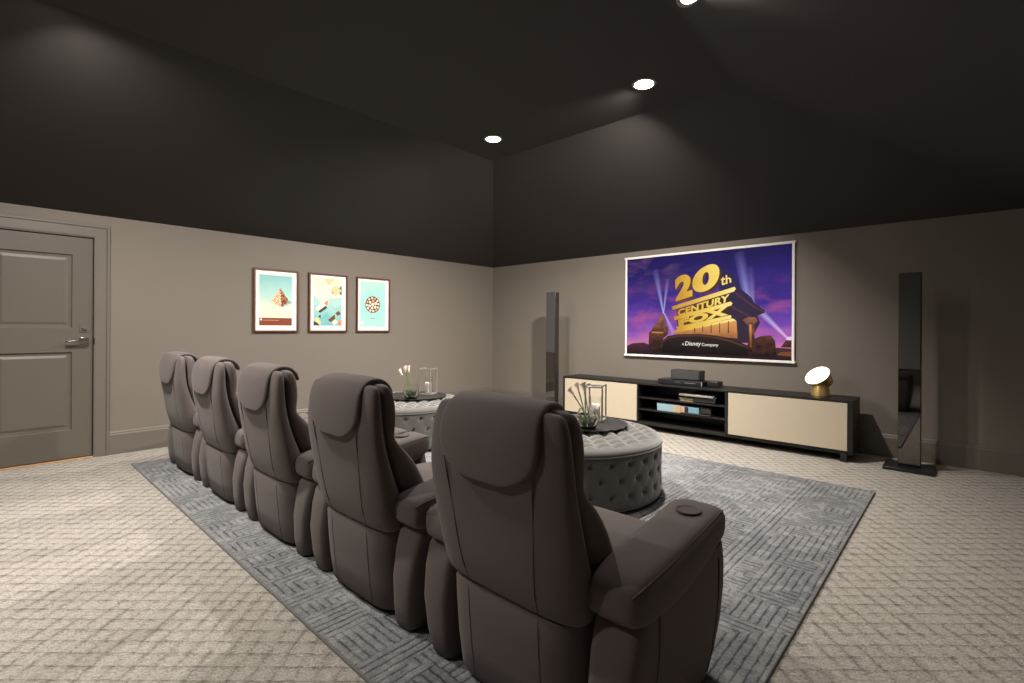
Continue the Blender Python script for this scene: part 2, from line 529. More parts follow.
def make_recliner():
    t = thing('recliner', '', 'armchair', (0, 0, RT))
    fab = M['recliner']
    # rear shell of the back
    bm = bmesh.new()
    rows = [(0.372, 0.284, 1.125, 1.275), (0.380, 0.294, 1.115, 1.285), (0.45, 0.300, 1.090, 1.255), (0.55, 0.303, 1.072, 1.205),
            (0.65, 0.305, 1.062, 1.160), (0.75, 0.303, 1.044, 1.132), (0.83, 0.296, 1.044, 1.122), (0.90, 0.288, 1.048, 1.120),
            (0.945, 0.278, 1.056, 1.122), (0.974, 0.262, 1.066, 1.118), (0.988, 0.240, 1.080, 1.110)]
    loft(bm, rings_at(rows))
    shell = finish('back_shell', bm, fab, t, smooth=60, sub=1)
    # front cushion of the back: lumbar bulge, neck crease, head bulge
    bm = bmesh.new()
    rows = [(0.40, 0.265, 1.23, 1.37), (0.43, 0.288, 1.215, 1.395), (0.50, 0.294, 1.19, 1.38), (0.58, 0.296, 1.165, 1.34), (0.66, 0.294, 1.14, 1.29),
            (0.72, 0.286, 1.125, 1.228), (0.755, 0.280, 1.115, 1.190), (0.785, 0.278, 1.112, 1.190), (0.83, 0.279, 1.110, 1.200),
            (0.90, 0.277, 1.108, 1.198), (0.95, 0.270, 1.108, 1.188), (0.978, 0.256, 1.108, 1.172), (0.990, 0.234, 1.112, 1.155)]
    loft(bm, rings_at(rows))
    finish('back_cushion', bm, fab, t, smooth=60, sub=1)
    # head-rest flap hung over the top
    prof = [(1.226, 0.92), (1.214, 0.955), (1.190, 0.980), (1.160, 0.993), (1.122, 0.997), (1.084, 0.988), (1.058, 0.963), (1.046, 0.925),
            (1.041, 0.88), (1.041, 0.845), (1.042, 0.812), (1.044, 0.786), (1.046, 0.768), (1.047, 0.759)]
    half = [0.172, 0.178, 0.184, 0.190, 0.194, 0.199, 0.205, 0.211, 0.213, 0.206, 0.187, 0.150, 0.103, 0.05]
    bm = bmesh.new()
    rings = []
    NV = 16
    for (py, pz), hwid in zip(prof, half):
        r = []
        for i in range(NV + 1):
            u = -1 + 2 * i / NV
            bulge = 0.026 * abs(u * hwid / 0.29) ** 3
            drop = 0.020 * abs(u * hwid / 0.29) ** 3
            yy = py + (bulge if py < 1.12 else -bulge if py > 1.18 else 0)
            zz = pz - (drop if pz > 0.94 else drop * max(0, (pz - 0.8) / 0.14))
            r.append(Vector((u * hwid, Y(yy), zz - RT)))
        rings.append(r)
    loft(bm, rings, caps=False, closed=False)
    bmesh.ops.recalc_face_normals(bm, faces=bm.faces[:])
    flap = finish('headrest_flap', bm, fab, t, smooth=180)
    # the outside of the flap faces away from the back: test one face and orient
    me = flap.data
    mid = me.polygons[len(me.polygons) // 2]
    sgn = 1.0 if mid.normal.y < 0 or mid.normal.z > 0.3 else -1.0
    md = flap.modifiers.new('thickness', 'SOLIDIFY')
    md.thickness = 0.024 * sgn
    md.offset = 0.6
    md = flap.modifiers.new('smooth', 'SUBSURF')
    md.levels = md.render_levels = 2
    # lower rear panel
    bm = bmesh.new()
    rows = [(0.030, 0.272, 1.160, 1.62), (0.038, 0.282, 1.146, 1.64), (0.15, 0.286, 1.130, 1.64), (0.27, 0.286, 1.118, 1.64), (0.355, 0.286, 1.113, 1.64), (0.372, 0.282, 1.119, 1.62)]
    loft(bm, rings_at(rows, 5.0, 40))
    rear = finish('rear_panel', bm, fab, t, smooth=60)
    # seams
    def sup_y(x, rows, z, e):
        for (z0, w0, a0, b0), (z1, w1, a1, b1) in zip(rows, rows[1:]):
            if z0 <= z <= z1:
                k = (z - z0) / (z1 - z0)
                w_, a_, b_ = w0 + (w1 - w0) * k, a0 + (a1 - a0) * k, b0 + (b1 - b0) * k
                return (a_ + b_) / 2 - (b_ - a_) / 2 * max(0.0, 1 - (abs(x) / w_) ** e) ** (1 / e)
        return rows[0][2]
    srows = [(0.372, 0.284, 1.125, 1.275), (0.380, 0.294, 1.115, 1.285), (0.45, 0.300, 1.090, 1.255), (0.55, 0.303, 1.072, 1.205),
             (0.65, 0.305, 1.062, 1.160), (0.75, 0.303, 1.044, 1.132), (0.83, 0.297, 1.036, 1.122)]
    for s in (-1, 1):
        bm = bmesh.new()
        tube(bm, [(s * (0.150 + 0.035 * (z - 0.39) / 0.36), Y(sup_y(0.17, srows, z, 3.6) + 0.0008), z - RT) for z in [0.385 + 0.03 * i for i in range(15)]], 0.0022, 6)
        finish('seam', bm, M['seam'], shell)
        bm = bmesh.new()
        tube(bm, [(s * 0.150, Y(sup_y(0.15, rows, z, 5.0) + 0.0008), z - RT) for z in [0.040 + 0.0213 * i for i in range(16)]], 0.0022, 6)
        finish('seam', bm, M['seam'], rear)
    # seat
    bm = bmesh.new()
    rr = []
    for y_, zlo, zhi, w_ in [(1.30, 0.36, 0.44, 0.25), (1.32, 0.345, 0.462, 0.272), (1.45, 0.34, 0.472, 0.278), (1.60, 0.34, 0.478, 0.278), (1.74, 0.34, 0.474, 0.276), (1.81, 0.345, 0.462, 0.27), (1.845, 0.365, 0.44, 0.255)]:
        cz, hz_ = (zlo + zhi) / 2, (zhi - zlo) / 2
        rr.append([Vector((w_ * math.copysign(abs(cos(a)) ** 0.45, cos(a)), Y(y_), cz - RT + hz_ * math.copysign(abs(sin(a)) ** 0.6, sin(a)))) for a in [2 * pi * i / 28 for i in range(28)]])
    loft(bm, rr)
    finish('seat_cushion', bm, fab, t, smooth=60, sub=1)
    bm = bmesh.new()
    rows = [(0.075, 0.27, 1.66, 1.80), (0.09, 0.285, 1.645, 1.825), (0.2, 0.288, 1.645, 1.838), (0.31, 0.285, 1.645, 1.835), (0.34, 0.27, 1.65, 1.81)]
    loft(bm, rings_at(rows, 6.0, 40))
    finish('leg_rest', bm, fab, t, smooth=60)
    bm = bmesh.new()
    box(bm, -0.34, 0.34, Y(1.28), Y(1.62), 0.0, 0.07)
    finish('plinth', bm, M['plinth'], t, bevel=0.005)
    # arms
    for s in (-1, 1):
        # upright panel: a soft column at the rear, a flat middle, a column at the front
        bm = bmesh.new()
        rr = []
        for z, ya, yb, xi, xo in [(0.012, 1.173, 1.738, 0.300, 0.398), (0.022, 1.156, 1.756, 0.291, 0.412), (0.10, 1.143, 1.782, 0.290, 0.430), (0.22, 1.136, 1.797, 0.290, 0.447),
                                  (0.33, 1.150, 1.802, 0.290, 0.456), (0.400, 1.168, 1.800, 0.292, 0.457), (0.425, 1.195, 1.798, 0.300, 0.456), (0.48, 1.230, 1.790, 0.310, 0.452)]:
            cy_, hy_, cx_, hx_ = (ya + yb) / 2, (yb - ya) / 2, (xi + xo) / 2, (xo - xi) / 2
            ring = []
            for i in range(40):
                a = 2 * pi * i / 40
                ring.append(Vector((s * (cx_ + hx_ * math.copysign(abs(cos(a)) ** 0.36, cos(a))), Y(cy_ + hy_ * math.copysign(abs(sin(a)) ** 0.2, sin(a))), z - RT)))
            rr.append(ring)
        loft(bm, rr)
        pan = finish('arm_panel', bm, fab, t, smooth=60)
        for ys in (1.270, 1.705):
            bm = bmesh.new()
            def ox(z):
                tab = [(0.022, 0.412), (0.10, 0.430), (0.22, 0.447), (0.33, 0.457), (0.42, 0.459), (0.5, 0.456)]
                for (z0, a0), (z1, a1) in zip(tab, tab[1:]):
                    if z0 <= z <= z1:
                        return a0 + (a1 - a0) * (z - z0) / (z1 - z0)
                return 0.41
            tube(bm, [(s * (ox(z) - 0.0003), Y(ys + (0.02 * (0.45 - z) if ys > 1.5 else 0)), z - RT) for z in [0.04 + 0.0256 * i for i in range(17)]], 0.0025, 6)
            finish('seam', bm, M['seam'], pan)
        # padded top
        bm = bmesh.new()
        secs = []
        #  y,   top,  bottom outer, bottom inner, half width
        prof_a = [(1.150, 0.506, 0.455, 0.455, 0.050), (1.158, 0.530, 0.432, 0.432, 0.074), (1.195, 0.550, 0.415, 0.415, 0.088), (1.32, 0.566, 0.404, 0.405, 0.093),
                  (1.45, 0.578, 0.412, 0.410, 0.092), (1.58, 0.592, 0.440, 0.430, 0.092), (1.68, 0.603, 0.470, 0.455, 0.092), (1.750, 0.607, 0.490, 0.480, 0.090), (1.784, 0.597, 0.505, 0.500, 0.080), (1.793, 0.580, 0.525, 0.520, 0.06)]
        for y_, tp, bo, bi, hwid in prof_a:
            ring = []
            for i in range(36):
                a = 2 * pi * i / 36
                ca, sa = cos(a), sin(a)
                bot = bo if ca > 0 else bi
                cz, hz_ = (tp + bot) / 2, (tp - bot) / 2
                ring.append(Vector((s * (0.366 + 1.08 * hwid * math.copysign(abs(ca) ** 0.48, ca)), Y(y_), cz - RT + hz_ * math.copysign(abs(sa) ** 0.58, sa))))
            secs.append(ring)
        loft(bm, secs)
        pad = finish('armrest', bm, fab, t, smooth=60, sub=1)
        for e_ in (-1, 1):
            bm = bmesh.new()
            pts = []
            for y_, tp, bo, bi, hwid in prof_a[1:-1]:
                a = radians(40)
                bot = bo if e_ > 0 else bi
                cz, hz_ = (tp + bot) / 2, (tp - bot) / 2
                pts.append((s * (0.366 + 1.08 * e_ * hwid * cos(a) ** 0.48 * 0.985), Y(y_), cz - RT + hz_ * sin(a) ** 0.58 - 0.002))
            tube(bm, pts, 0.0032, 8)
            finish('piping', bm, M['seam'], pad)
        bm = bmesh.new()
        zt = 0.6035 - RT
        lathe(bm, [(0.005, -0.0010), (0.036, -0.0008), (0.0375, 0.0012), (0.041, 0.0014), (0.042, -0.002), (0.03, -0.012), (0.005, -0.012)], 36, (s * 0.372, Y(1.655), zt))
        cup = finish('cup_holder', bm, M['cup'], pad)
        cup.rotation_euler = (0, 0, 0)
    return t

CX = [-1.084 - 0.933 * k for k in range(5)]
LAB = ['warm grey fabric recliner nearest the camera, alone at the right end of the row',
       'second warm grey recliner from the camera end of the row',
       'middle warm grey recliner of the row of five',
       'second warm grey recliner from the door end of the row',
       'warm grey recliner farthest from the camera, at the door end of the row']
proto = make_recliner()
for k, cx in enumerate(CX):
    o = proto if k == 0 else copy_tree(proto)
    o.location = (cx + (0.010 if k == 0 else 0), YC, RT)
    tag(o, LAB[k], 'armchair', 'row of recliners on the rug')

# ------------------------------------------------------------------ tufted ottomans
OR = 0.70
def make_ottoman():
    t = thing('tufted_ottoman', '', 'ottoman', (0, 0, RT))
    NA = 240
    # top
    d = 0.112
    def hgt(x, y):
        p, q = (x + y) / sqrt(2) / d, (x - y) / sqrt(2) / d
        fp, fq = abs(p - round(p)) * 2, abs(q - round(q)) * 2
        puff = (1 - (1 - fp) ** 2.4) * (1 - (1 - fq) ** 2.4)
        dx, dy = (p - round(p)) * d, (q - round(q)) * d
        but = math.exp(-(dx * dx + dy * dy) / (0.016 ** 2))
        return 0.024 * (puff - 1) - 0.014 * but
    bm = bmesh.new()
    rad = [0.0005] + [OR * 0.99 * i / 66 for i in range(1, 61)]
    rings = []
    for r in rad:
        f = max(0.0, min(1.0, (0.655 - r) / 0.05))
        rings.append([Vector((r * cos(2 * pi * i / NA), r * sin(2 * pi * i / NA), 0.446 - 0.004 * (r / OR) ** 2 + f * hgt(r * cos(2 * pi * i / NA), r * sin(2 * pi * i / NA)) - (0.010 * (1 - f)))) for i in range(NA)])
    for r, z in [(0.650, 0.4305), (0.672, 0.4245), (0.688, 0.415), (0.697, 0.403), (0.699, 0.392), (0.694, 0.384), (0.68, 0.382)]:
        rings.append([Vector((r * cos(2 * pi * i / NA), r * sin(2 * pi * i / NA), z)) for i in range(NA)])
    loft(bm, rings)
    finish('top_cushion', bm, M['velvet'], t, smooth=180)
    # side
    nb = 30
    ds = 2 * pi * OR / nb
    dz = 0.105
    def dep(s, z):
        a, b = s / ds + (z - 0.225) / (2 * dz), s / ds - (z - 0.225) / (2 * dz)
        fa, fb = abs(a - round(a)) * 2, abs(b - round(b)) * 2
        puff = (1 - (1 - fa) ** 3) * (1 - (1 - fb) ** 3)
        # distance to the nearest button
        best = 9
        for za in (0.12, 0.225, 0.33):
            off = 0.0 if abs(za - 0.225) < 1e-6 else 0.5
            k = round(s / ds - off)
            best = min(best, (s - (k + off) * ds) ** 2 + (z - za) ** 2)
        env = max(0.0, min(1.0, (0.372 - z) / 0.05)) * max(0.0, min(1.0, (z - 0.03) / 0.06))
        return env * (0.005 * (puff - 1)) - 0.026 * math.exp(-best / 0.017 ** 2)
    bm = bmesh.new()
    rings = []
    NZ = 44
    for j in range(NZ + 1):
        z = 0.028 + (0.384 - 0.028) * j / NZ
        edge = -0.006 * (1 - min(1.0, j / 3)) - 0.005 * (1 - min(1.0, (NZ - j) / 2))
        rings.append([Vector(((OR - 0.004 + edge + dep(OR * 2 * pi * i / NA, z)) * cos(2 * pi * i / NA), (OR - 0.004 + edge + dep(OR * 2 * pi * i / NA, z)) * sin(2 * pi * i / NA), z)) for i in range(NA)])
    loft(bm, rings)
    finish('side_panel', bm, M['velvet'], t, smooth=180)
    bm = bmesh.new()
    tube(bm, [(0.697 * cos(2 * pi * i / 96), 0.697 * sin(2 * pi * i / 96), 0.383) for i in range(96)], 0.006, 8, closed=True)
    finish('piping', bm, M['velvet'], t)
    bm = bmesh.new()
    lathe(bm, [(0.64, 0.0), (0.66, 0.004), (0.66, 0.03), (0.62, 0.03)], 64)
    finish('base', bm, M['plinth'], t)
    return t

ott = make_ottoman()
OC = [(-2.27, 3.10), (-4.52, 3.10)]
tag(ott, 'round grey button-tufted ottoman nearer the camera, in front of the right-hand recliners', 'ottoman', 'tufted ottomans on the rug')
ott.location = (OC[0][0], OC[0][1], RT)
ott2 = copy_tree(ott)
ott2.location = (OC[1][0], OC[1][1], RT)
ott2['label'] = 'round grey button-tufted ottoman farther away, half hidden behind the recliners near the corner'

# ------------------------------------------------------------------ things on the ottomans
ZT = RT + 0.4465
def make_tray():
    bm = bmesh.new()
    n = 160
    def ring(r, z, wave):
        return [Vector(((r + wave * sin(22 * 2 * pi * i / n)) * cos(2 * pi * i / n), (r + wave * sin(22 * 2 * pi * i / n)) * sin(2 * pi * i / n), z)) for i in range(n)]
    loft(bm, [ring(0.01, 0.0, 0), ring(0.30, 0.0, 0), ring(0.320, 0.003, 0.004), ring(0.338, 0.010, 0.008), ring(0.340, 0.013, 0.008), ring(0.316, 0.008, 0.004), ring(0.298, 0.006, 0), ring(0.01, 0.006, 0)], caps=True)
    return finish('serving_tray', bm, M['tray'], smooth=60)

def make_vase():
    t = thing('flower_vase', '', 'vase')
    bm = bmesh.new()
    out = [(0.042, 0.0), (0.060, 0.006), (0.078, 0.035), (0.085, 0.07), (0.082, 0.105), (0.070, 0.135), (0.062, 0.150)]
    inn = [(0.0585, 0.150), (0.0665, 0.135), (0.0785, 0.105), (0.0815, 0.07), (0.0745, 0.036), (0.055, 0.011), (0.01, 0.009)]
    lathe(bm, [(0.005, 0.0)] + out + inn, 48)
    finish('bowl', bm, M['clear'], t, smooth=60)
    bm = bmesh.new()
    lathe(bm, [(0.01, 0.0105), (0.054, 0.0125), (0.0735, 0.037), (0.0804, 0.07), (0.0800, 0.082), (0.01, 0.082)], 48)
    finish('water', bm, M['water'], t, smooth=60)
    stems = [((0.01, 0.01), (-0.090, -0.050), 0.245), ((0.0, -0.015), (-0.066, -0.020), 0.275), ((0.02, 0.0), (-0.020, -0.014), 0.280)]
    rnd = random.Random(3)
    for (bx, by), (tx, ty), hh in stems:
        bm = bmesh.new()
        pts = [(bx + (tx - bx) * k ** 1.3, by + (ty - by) * k ** 1.3, 0.02 + (hh - 0.02) * k) for k in [i / 8 for i in range(9)]]
        tube(bm, pts, [0.0045] * 7 + [0.005, 0.006], 8)
        st = finish('flower_stem', bm, M['stem'], t)
        # calla: a rolled funnel with a pointed lip
        bm = bmesh.new()
        d = Vector(pts[-1]) - Vector(pts[-2])
        q = Vector((0, 0, 1)).rotation_difference(d).to_matrix().to_4x4()
        mt = Matrix.Translation(pts[-1]) @ q
        rr = []
        for r, z in [(0.005, -0.004), (0.009, 0.012), (0.014, 0.028), (0.019, 0.042), (0.026, 0.052), (0.030, 0.054), (0.024, 0.049), (0.016, 0.040), (0.010, 0.026), (0.006, 0.012)]:
            rr.append([mt @ Vector((0.82 * r * cos(a), 0.82 * r * sin(a), z + (0.018 * (r / 0.03) ** 2 * (0.5 + 0.5 * cos(a)) if r > 0.012 else 0))) for a in [2 * pi * i / 20 for i in range(20)]])
        loft(bm, rr)
        finish('flower', bm, M['petal'], st, smooth=60)
    for k in range(7):
        bm = bmesh.new()
        a = k * 0.9 + 0.3
        l = 0.075 + 0.02 * rnd.random()
        rows_ = []
        for i in range(7):
            f = i / 6
            w_ = 0.013 * sin(pi * min(1, 0.12 + 0.88 * f)) + 0.0008
            c_ = Vector((0.02 * cos(a) + 0.036 * f * cos(a), 0.02 * sin(a) + 0.036 * f * sin(a), 0.022 + l * f - 0.02 * f * f))
            nrm = Vector((-sin(a), cos(a), 0))
            up = Vector((cos(a), sin(a), 0.4)).normalized() * 0.0006
            rows_.append([c_ - nrm * w_ - up, c_ + nrm * w_ - up, c_ + nrm * w_ + up, c_ - nrm * w_ + up])
        loft(bm, rows_)
        finish('leaf', bm, M['leaf'], t, smooth=60)
    return t

def make_lantern():
    t = thing('candle_lantern', '', 'lantern', rotz=radians(20))
    h, a, r = 0.285, 0.070, 0.006
    bm = bmesh.new()
    box(bm, -a - 0.006, a + 0.006, -a - 0.006, a + 0.006, 0.0, 0.012)
    finish('base', bm, M['silver'], t, bevel=0.002)
    for sx in (-1, 1):
        for sy in (-1, 1):
            bm = bmesh.new()
            box(bm, sx * a - r, sx * a + r, sy * a - r, sy * a + r, 0.012, h)
            finish('post', bm, M['silver'], t, bevel=0.001)
    bm = bmesh.new()
    for s in (-1, 1):
        box(bm, -a + r, a - r, s * a - r, s * a + r, h - 2 * r, h)
        box(bm, s * a - r, s * a + r, -a - r, a + r, h, h + 2 * r)
    finish('top_frame', bm, M['silver'], t, bevel=0.001)
    bm = bmesh.new()
    lathe(bm, [(0.047, 0.0125), (0.049, 0.0125), (0.049, 0.195), (0.0465, 0.195), (0.0465, 0.0135)], 40)
    finish('glass_cylinder', bm, M['clear'], t, smooth=40)
    return t

def make_candle():
    t = thing('pillar_candle', '', 'candle')
    bm = bmesh.new()
    lathe(bm, [(0.004, 0.0), (0.035, 0.0), (0.036, 0.003), (0.036, 0.116), (0.034, 0.120), (0.010, 0.117), (0.003, 0.1165)], 32)
    finish('wax', bm, M['wax'], t, smooth=40)
    bm = bmesh.new()
    tube(bm, [(0, 0, 0.1165), (0.001, 0, 0.124), (0.003, 0, 0.129)], 0.0012, 6)
    finish('wick', bm, M['wick'], t)
    return t

tray, vase, lan, can = make_tray(), make_vase(), make_lantern(), make_candle()
where = ['on the nearer ottoman', 'on the farther ottoman']
for k, (ox, oy) in enumerate(OC):
    a, b, c, d = (tray, vase, lan, can) if k == 0 else (tray.copy(), copy_tree(vase), copy_tree(lan), copy_tree(can))
    if k:
        COL.objects.link(a)
    a.location = (ox + 0.02, oy + 0.19, ZT)
    b.location = (ox + 0.155, oy + 0.035, ZT + 0.0065)
    c.location = (ox + 0.005, oy + 0.375, ZT + 0.0065)
    d.location = (ox + 0.005, oy + 0.375, ZT + 0.0065 + 0.0125)
    tag(a, 'black scallop-edged tray ' + where[k], 'tray', 'trays on the ottomans')
    tag(b, 'round glass bowl vase of calla lilies on the black tray ' + where[k], 'vase', 'flower vases on the ottomans')
    tag(c, 'open metal frame lantern with a glass cylinder on the tray ' + where[k], 'lantern', 'candle lanterns on the ottomans')
    tag(d, 'white pillar candle inside the metal lantern ' + where[k], 'candle', 'candles in the lanterns')

# ------------------------------------------------------------------ media cabinet
CB0, CB1, CF, CR, CZ0, CZ1 = -4.055, -0.768, 5.415, 5.82, 0.072, 0.575
cab = thing('media_cabinet', 'long low black media cabinet with cream doors under the screen', 'cabinet', ((CB0 + CB1) / 2, CF, 0))
ccx = (CB0 + CB1) / 2
def cbox(name, mat, x0, x1, y0, y1, z0, z1, parent=cab, bevel=0.0015):
    bm = bmesh.new()
    box(bm, x0 - ccx, x1 - ccx, y0 - CF, y1 - CF, z0, z1)
    return finish(name, bm, mat, parent, bevel=bevel)
BX0, BX1 = -2.925, -1.905
th = 0.035
bm = bmesh.new()
def cb(x0, x1, y0, y1, z0, z1):
    box(bm, x0 - ccx, x1 - ccx, y0 - CF, y1 - CF, z0, z1)
y0c = CF + 0.02
cb(CB0, CB1, CF, CR, CZ1 - 0.022, CZ1)                       # top
cb(CB0, CB1, y0c, CR, CZ0, CZ0 + th)                         # bottom
cb(CB0, CB0 + 0.03, y0c - 0.02, CR, CZ0 + th, CZ1 - 0.022)
cb(CB1 - 0.04, CB1, y0c - 0.02, CR, CZ0 + th, CZ1 - 0.022)
cb(BX0 - 0.03, BX0, y0c - 0.018, CR, CZ0 + th, CZ1 - 0.022)
cb(BX1, BX1 + 0.03, y0c - 0.018, CR, CZ0 + th, CZ1 - 0.022)
cb(CB0 + 0.03, CB1 - 0.04, CR - 0.012, CR, CZ0 + th, CZ1 - 0.022)   # back
finish('carcass', bm, M['black_wood'], cab, bevel=0.0015)
cbox('door', M['cream'], CB0 + 0.032, BX0 - 0.02, CF, CF + 0.018, 0.110, 0.549)
cbox('door', M['cream'], BX1 + 0.035, CB1 - 0.042, CF, CF + 0.018, 0.110, 0.549)
cbox('shelf', M['black_wood'], BX0, BX1, y0c, CR - 0.012, 0.385, 0.400)
cbox('shelf', M['black_wood'], BX0, BX1, y0c, CR - 0.012, 0.245, 0.260)
for lx in (CB0 + 0.05, BX0 - 0.05, BX1 - 0.03, CB1 - 0.10):
    for ly in (CF + 0.02, CR - 0.08):
        if ly < CR - 0.1 and -3.5 < lx < -1.2:
            continue
        cbox('leg', M['black_plastic'], lx, lx + 0.055, ly, ly + 0.055, 0.0, CZ0, bevel=0.003)

def gadget(name, label, cat, x0, x1, y0, y1, z0, h, mat, extra=None, bevel=0.004, part='case'):
    t = thing(name, label, cat, ((x0 + x1) / 2, (y0 + y1) / 2, z0 + 0.0008))
    w_, d_ = (x1 - x0) / 2, (y1 - y0) / 2
    bm = bmesh.new()
    box(bm, -w_, w_, -d_, d_, 0.004 if extra else 0, h)
    finish(part, bm, mat, t, bevel=bevel)
    for nm, b, m_ in (extra or []):
        bm = bmesh.new()
        box(bm, *b)
        finish(nm, bm, m_, t, bevel=0.001)
    return t

M['dark_metal'] = plain('dark_grey_metal', srgb(58, 56, 54), 0.45, 0.4)
M['slot'] = plain('pale_display', srgb(120, 122, 122), 0.3)
# wide player, set-top behind, tall box on it
gadget('disc_player', 'wide flat black disc player on the cabinet top, below the taller box', 'disc player', -2.70, -2.17, 5.47, 5.72, CZ1, 0.058, M['black_plastic'],
       [('disc_slot', (-0.06, 0.02, -0.127, -0.124, 0.036, 0.040), M['slot']), ('display', (0.06, 0.19, -0.127, -0.124, 0.03, 0.038), M['slot']),
        ('side_trim', (0.252, 0.264, -0.127, -0.124, 0.006, 0.056), M['silver'])]
       + [('foot', (sx * 0.22 - 0.015, sx * 0.22 + 0.015, sy * 0.09 - 0.015, sy * 0.09 + 0.015, 0.0, 0.0045), M['black_plastic']) for sx in (-1, 1) for sy in (-1, 1)])
gadget('receiver_box', 'small dark receiver box on the cabinet top, right of the disc player', 'receiver', -2.15, -2.035, 5.56, 5.72, CZ1, 0.060, M['dark_metal'],
       [('front_plate', (-0.052, 0.052, -0.083, -0.079, 0.010, 0.054), M['black_plastic'])])
t = gadget('centre_speaker', 'dark upright box with a mesh front standing on the disc player', 'speaker', -2.565, -2.225, 5.53, 5.69, CZ1 + 0.058, 0.112, M['dark_metal'],
           [('grille', (-0.158, 0.158, -0.085, -0.079, 0.012, 0.104), M['grille'])])
# shelf contents
gadget('laptop', 'thin silver-edged device jutting out of the cabinet top shelf', 'laptop', -2.42, -2.03, 5.43, 5.70, 0.400 + 0.066, 0.022, M['silver'], None, 0.003, 'body')
gadget('set_top_box', 'black set-top box under the thin silver device on the top shelf', 'set-top box', -2.27, -2.02, 5.46, 5.70, 0.400, 0.0655, M['black_plastic'],
       [('front_plate', (-0.12, 0.12, -0.124, -0.119, 0.012, 0.056), M['dark_metal'])])
def book(name, label, x0, x1, y0, y1, z0, h, cov, spine_cols, group=None):
    t = thing(name, label, 'book', ((x0 + x1) / 2, (y0 + y1) / 2, z0 + 0.0008 + (0.0008 if z0 > 0.27 and z0 < 0.3 else 0)), group=group)
    w_, d_ = (x1 - x0) / 2, (y1 - y0) / 2
    bm = bmesh.new()
    box(bm, -w_, w_, -d_, d_, 0, 0.003)
    box(bm, -w_, w_, -d_, d_, h - 0.003, h)
    box(bm, -w_, w_, -d_, -d_ + 0.003, 0.003, h - 0.003)
    mats = [cov]
    for i, (a, b, mm) in enumerate(spine_cols):
        mats.append(mm)
        box(bm, -w_ + a * 2 * w_, -w_ + b * 2 * w_, -d_ - 0.0012, -d_, 0.002, h - 0.002, i + 1)
    finish('cover', bm, mats, t, smooth=None)
    bm = bmesh.new()
    box(bm, -w_ + 0.004, w_ - 0.004, -d_ + 0.003, d_ - 0.004, 0.003, h - 0.003)
    finish('pages', bm, M['mat'], t, smooth=None)
    return t
P_ = lambda n, r, g, b: plain(n, srgb(r, g, b), 0.5)
c_yel, c_blk, c_blu, c_teal, c_org, c_pale = P_('book_sand', 166, 156, 120), P_('book_black', 30, 28, 27), P_('book_light_blue', 140, 170, 180), P_('book_teal', 112, 152, 168), P_('book_orange', 182, 150, 122), P_('book_pale', 166, 166, 156)
book('book', 'sand-spined book lying on the cabinet top shelf', -2.44, -2.275, 5.47, 5.66, 0.400, 0.036, c_yel, [(0.0, 0.12, c_blk)], 'books in the cabinet')
book('book', 'thick pale blue book with a colourful end on the lower shelf', -2.70, -2.41, 5.46, 5.66, 0.260, 0.086, c_blu, [(0.0, 0.62, c_blu), (0.62, 0.8, c_pale), (0.8, 1.0, c_org)], 'books in the cabinet')
book('book', 'teal and orange book right of the pale blue book on the lower shelf', -2.402, -2.20, 5.45, 5.66, 0.273, 0.068, c_teal, [(0.0, 0.2, c_org), (0.2, 0.42, c_blk), (0.42, 0.95, c_teal)], 'books in the cabinet')
gadget('streaming_box', 'thin black box jutting out of the lower shelf under the teal book', 'media box', -2.405, -2.06, 5.43, 5.68, 0.260, 0.013, M['dark_metal'],
       [('front_plate', (-0.165, 0.165, -0.128, -0.124, 0.005, 0.011), M['black_plastic'])], 0.002)
gadget('game_console', 'black box on the lower shelf right of the teal book', 'game console', -2.19, -2.07, 5.47, 5.67, 0.273, 0.075, M['black_plastic'],
       [('front_plate', (-0.052, 0.052, -0.104, -0.099, 0.012, 0.066), M['dark_metal'])])

# brass lamp
lamp = thing('table_lamp', 'small brass drum lamp with a glowing tilted face on the cabinet', 'lamp', (-1.062, 5.62, CZ1 + 0.0005))
bm = bmesh.new()
lathe(bm, [(0.01, 0.0), (0.080, 0.0), (0.083, 0.003), (0.078, 0.05), (0.068, 0.10), (0.062, 0.125), (0.01, 0.125)], 48)
finish('base', bm, M['brass'], lamp, smooth=40)
nrm = Vector((-0.34, -0.62, 0.70)).normalized()
hc = Vector((-0.02, 0.0, 0.188))
q = Vector((0, 0, 1)).rotation_difference(nrm).to_matrix().to_4x4()
mt = Matrix.Translation(hc) @ q
bm = bmesh.new()
lathe(bm, [(0.01, -0.115), (0.078, -0.110), (0.092, -0.098), (0.102, -0.04), (0.116, 0.012), (0.118, 0.018), (0.116, 0.018), (0.111, 0.008), (0.01, 0.006)], 56, mat=mt)
head = finish('lamp_head', bm, M['brass'], lamp, smooth=40)
bm = bmesh.new()
lathe(bm, [(0.004, 0.008), (0.112, 0.008), (0.113, 0.018), (0.09, 0.023), (0.004, 0.027)], 56, mat=mt)
finish('diffuser', bm, M['lamp_glow'], head, smooth=40)

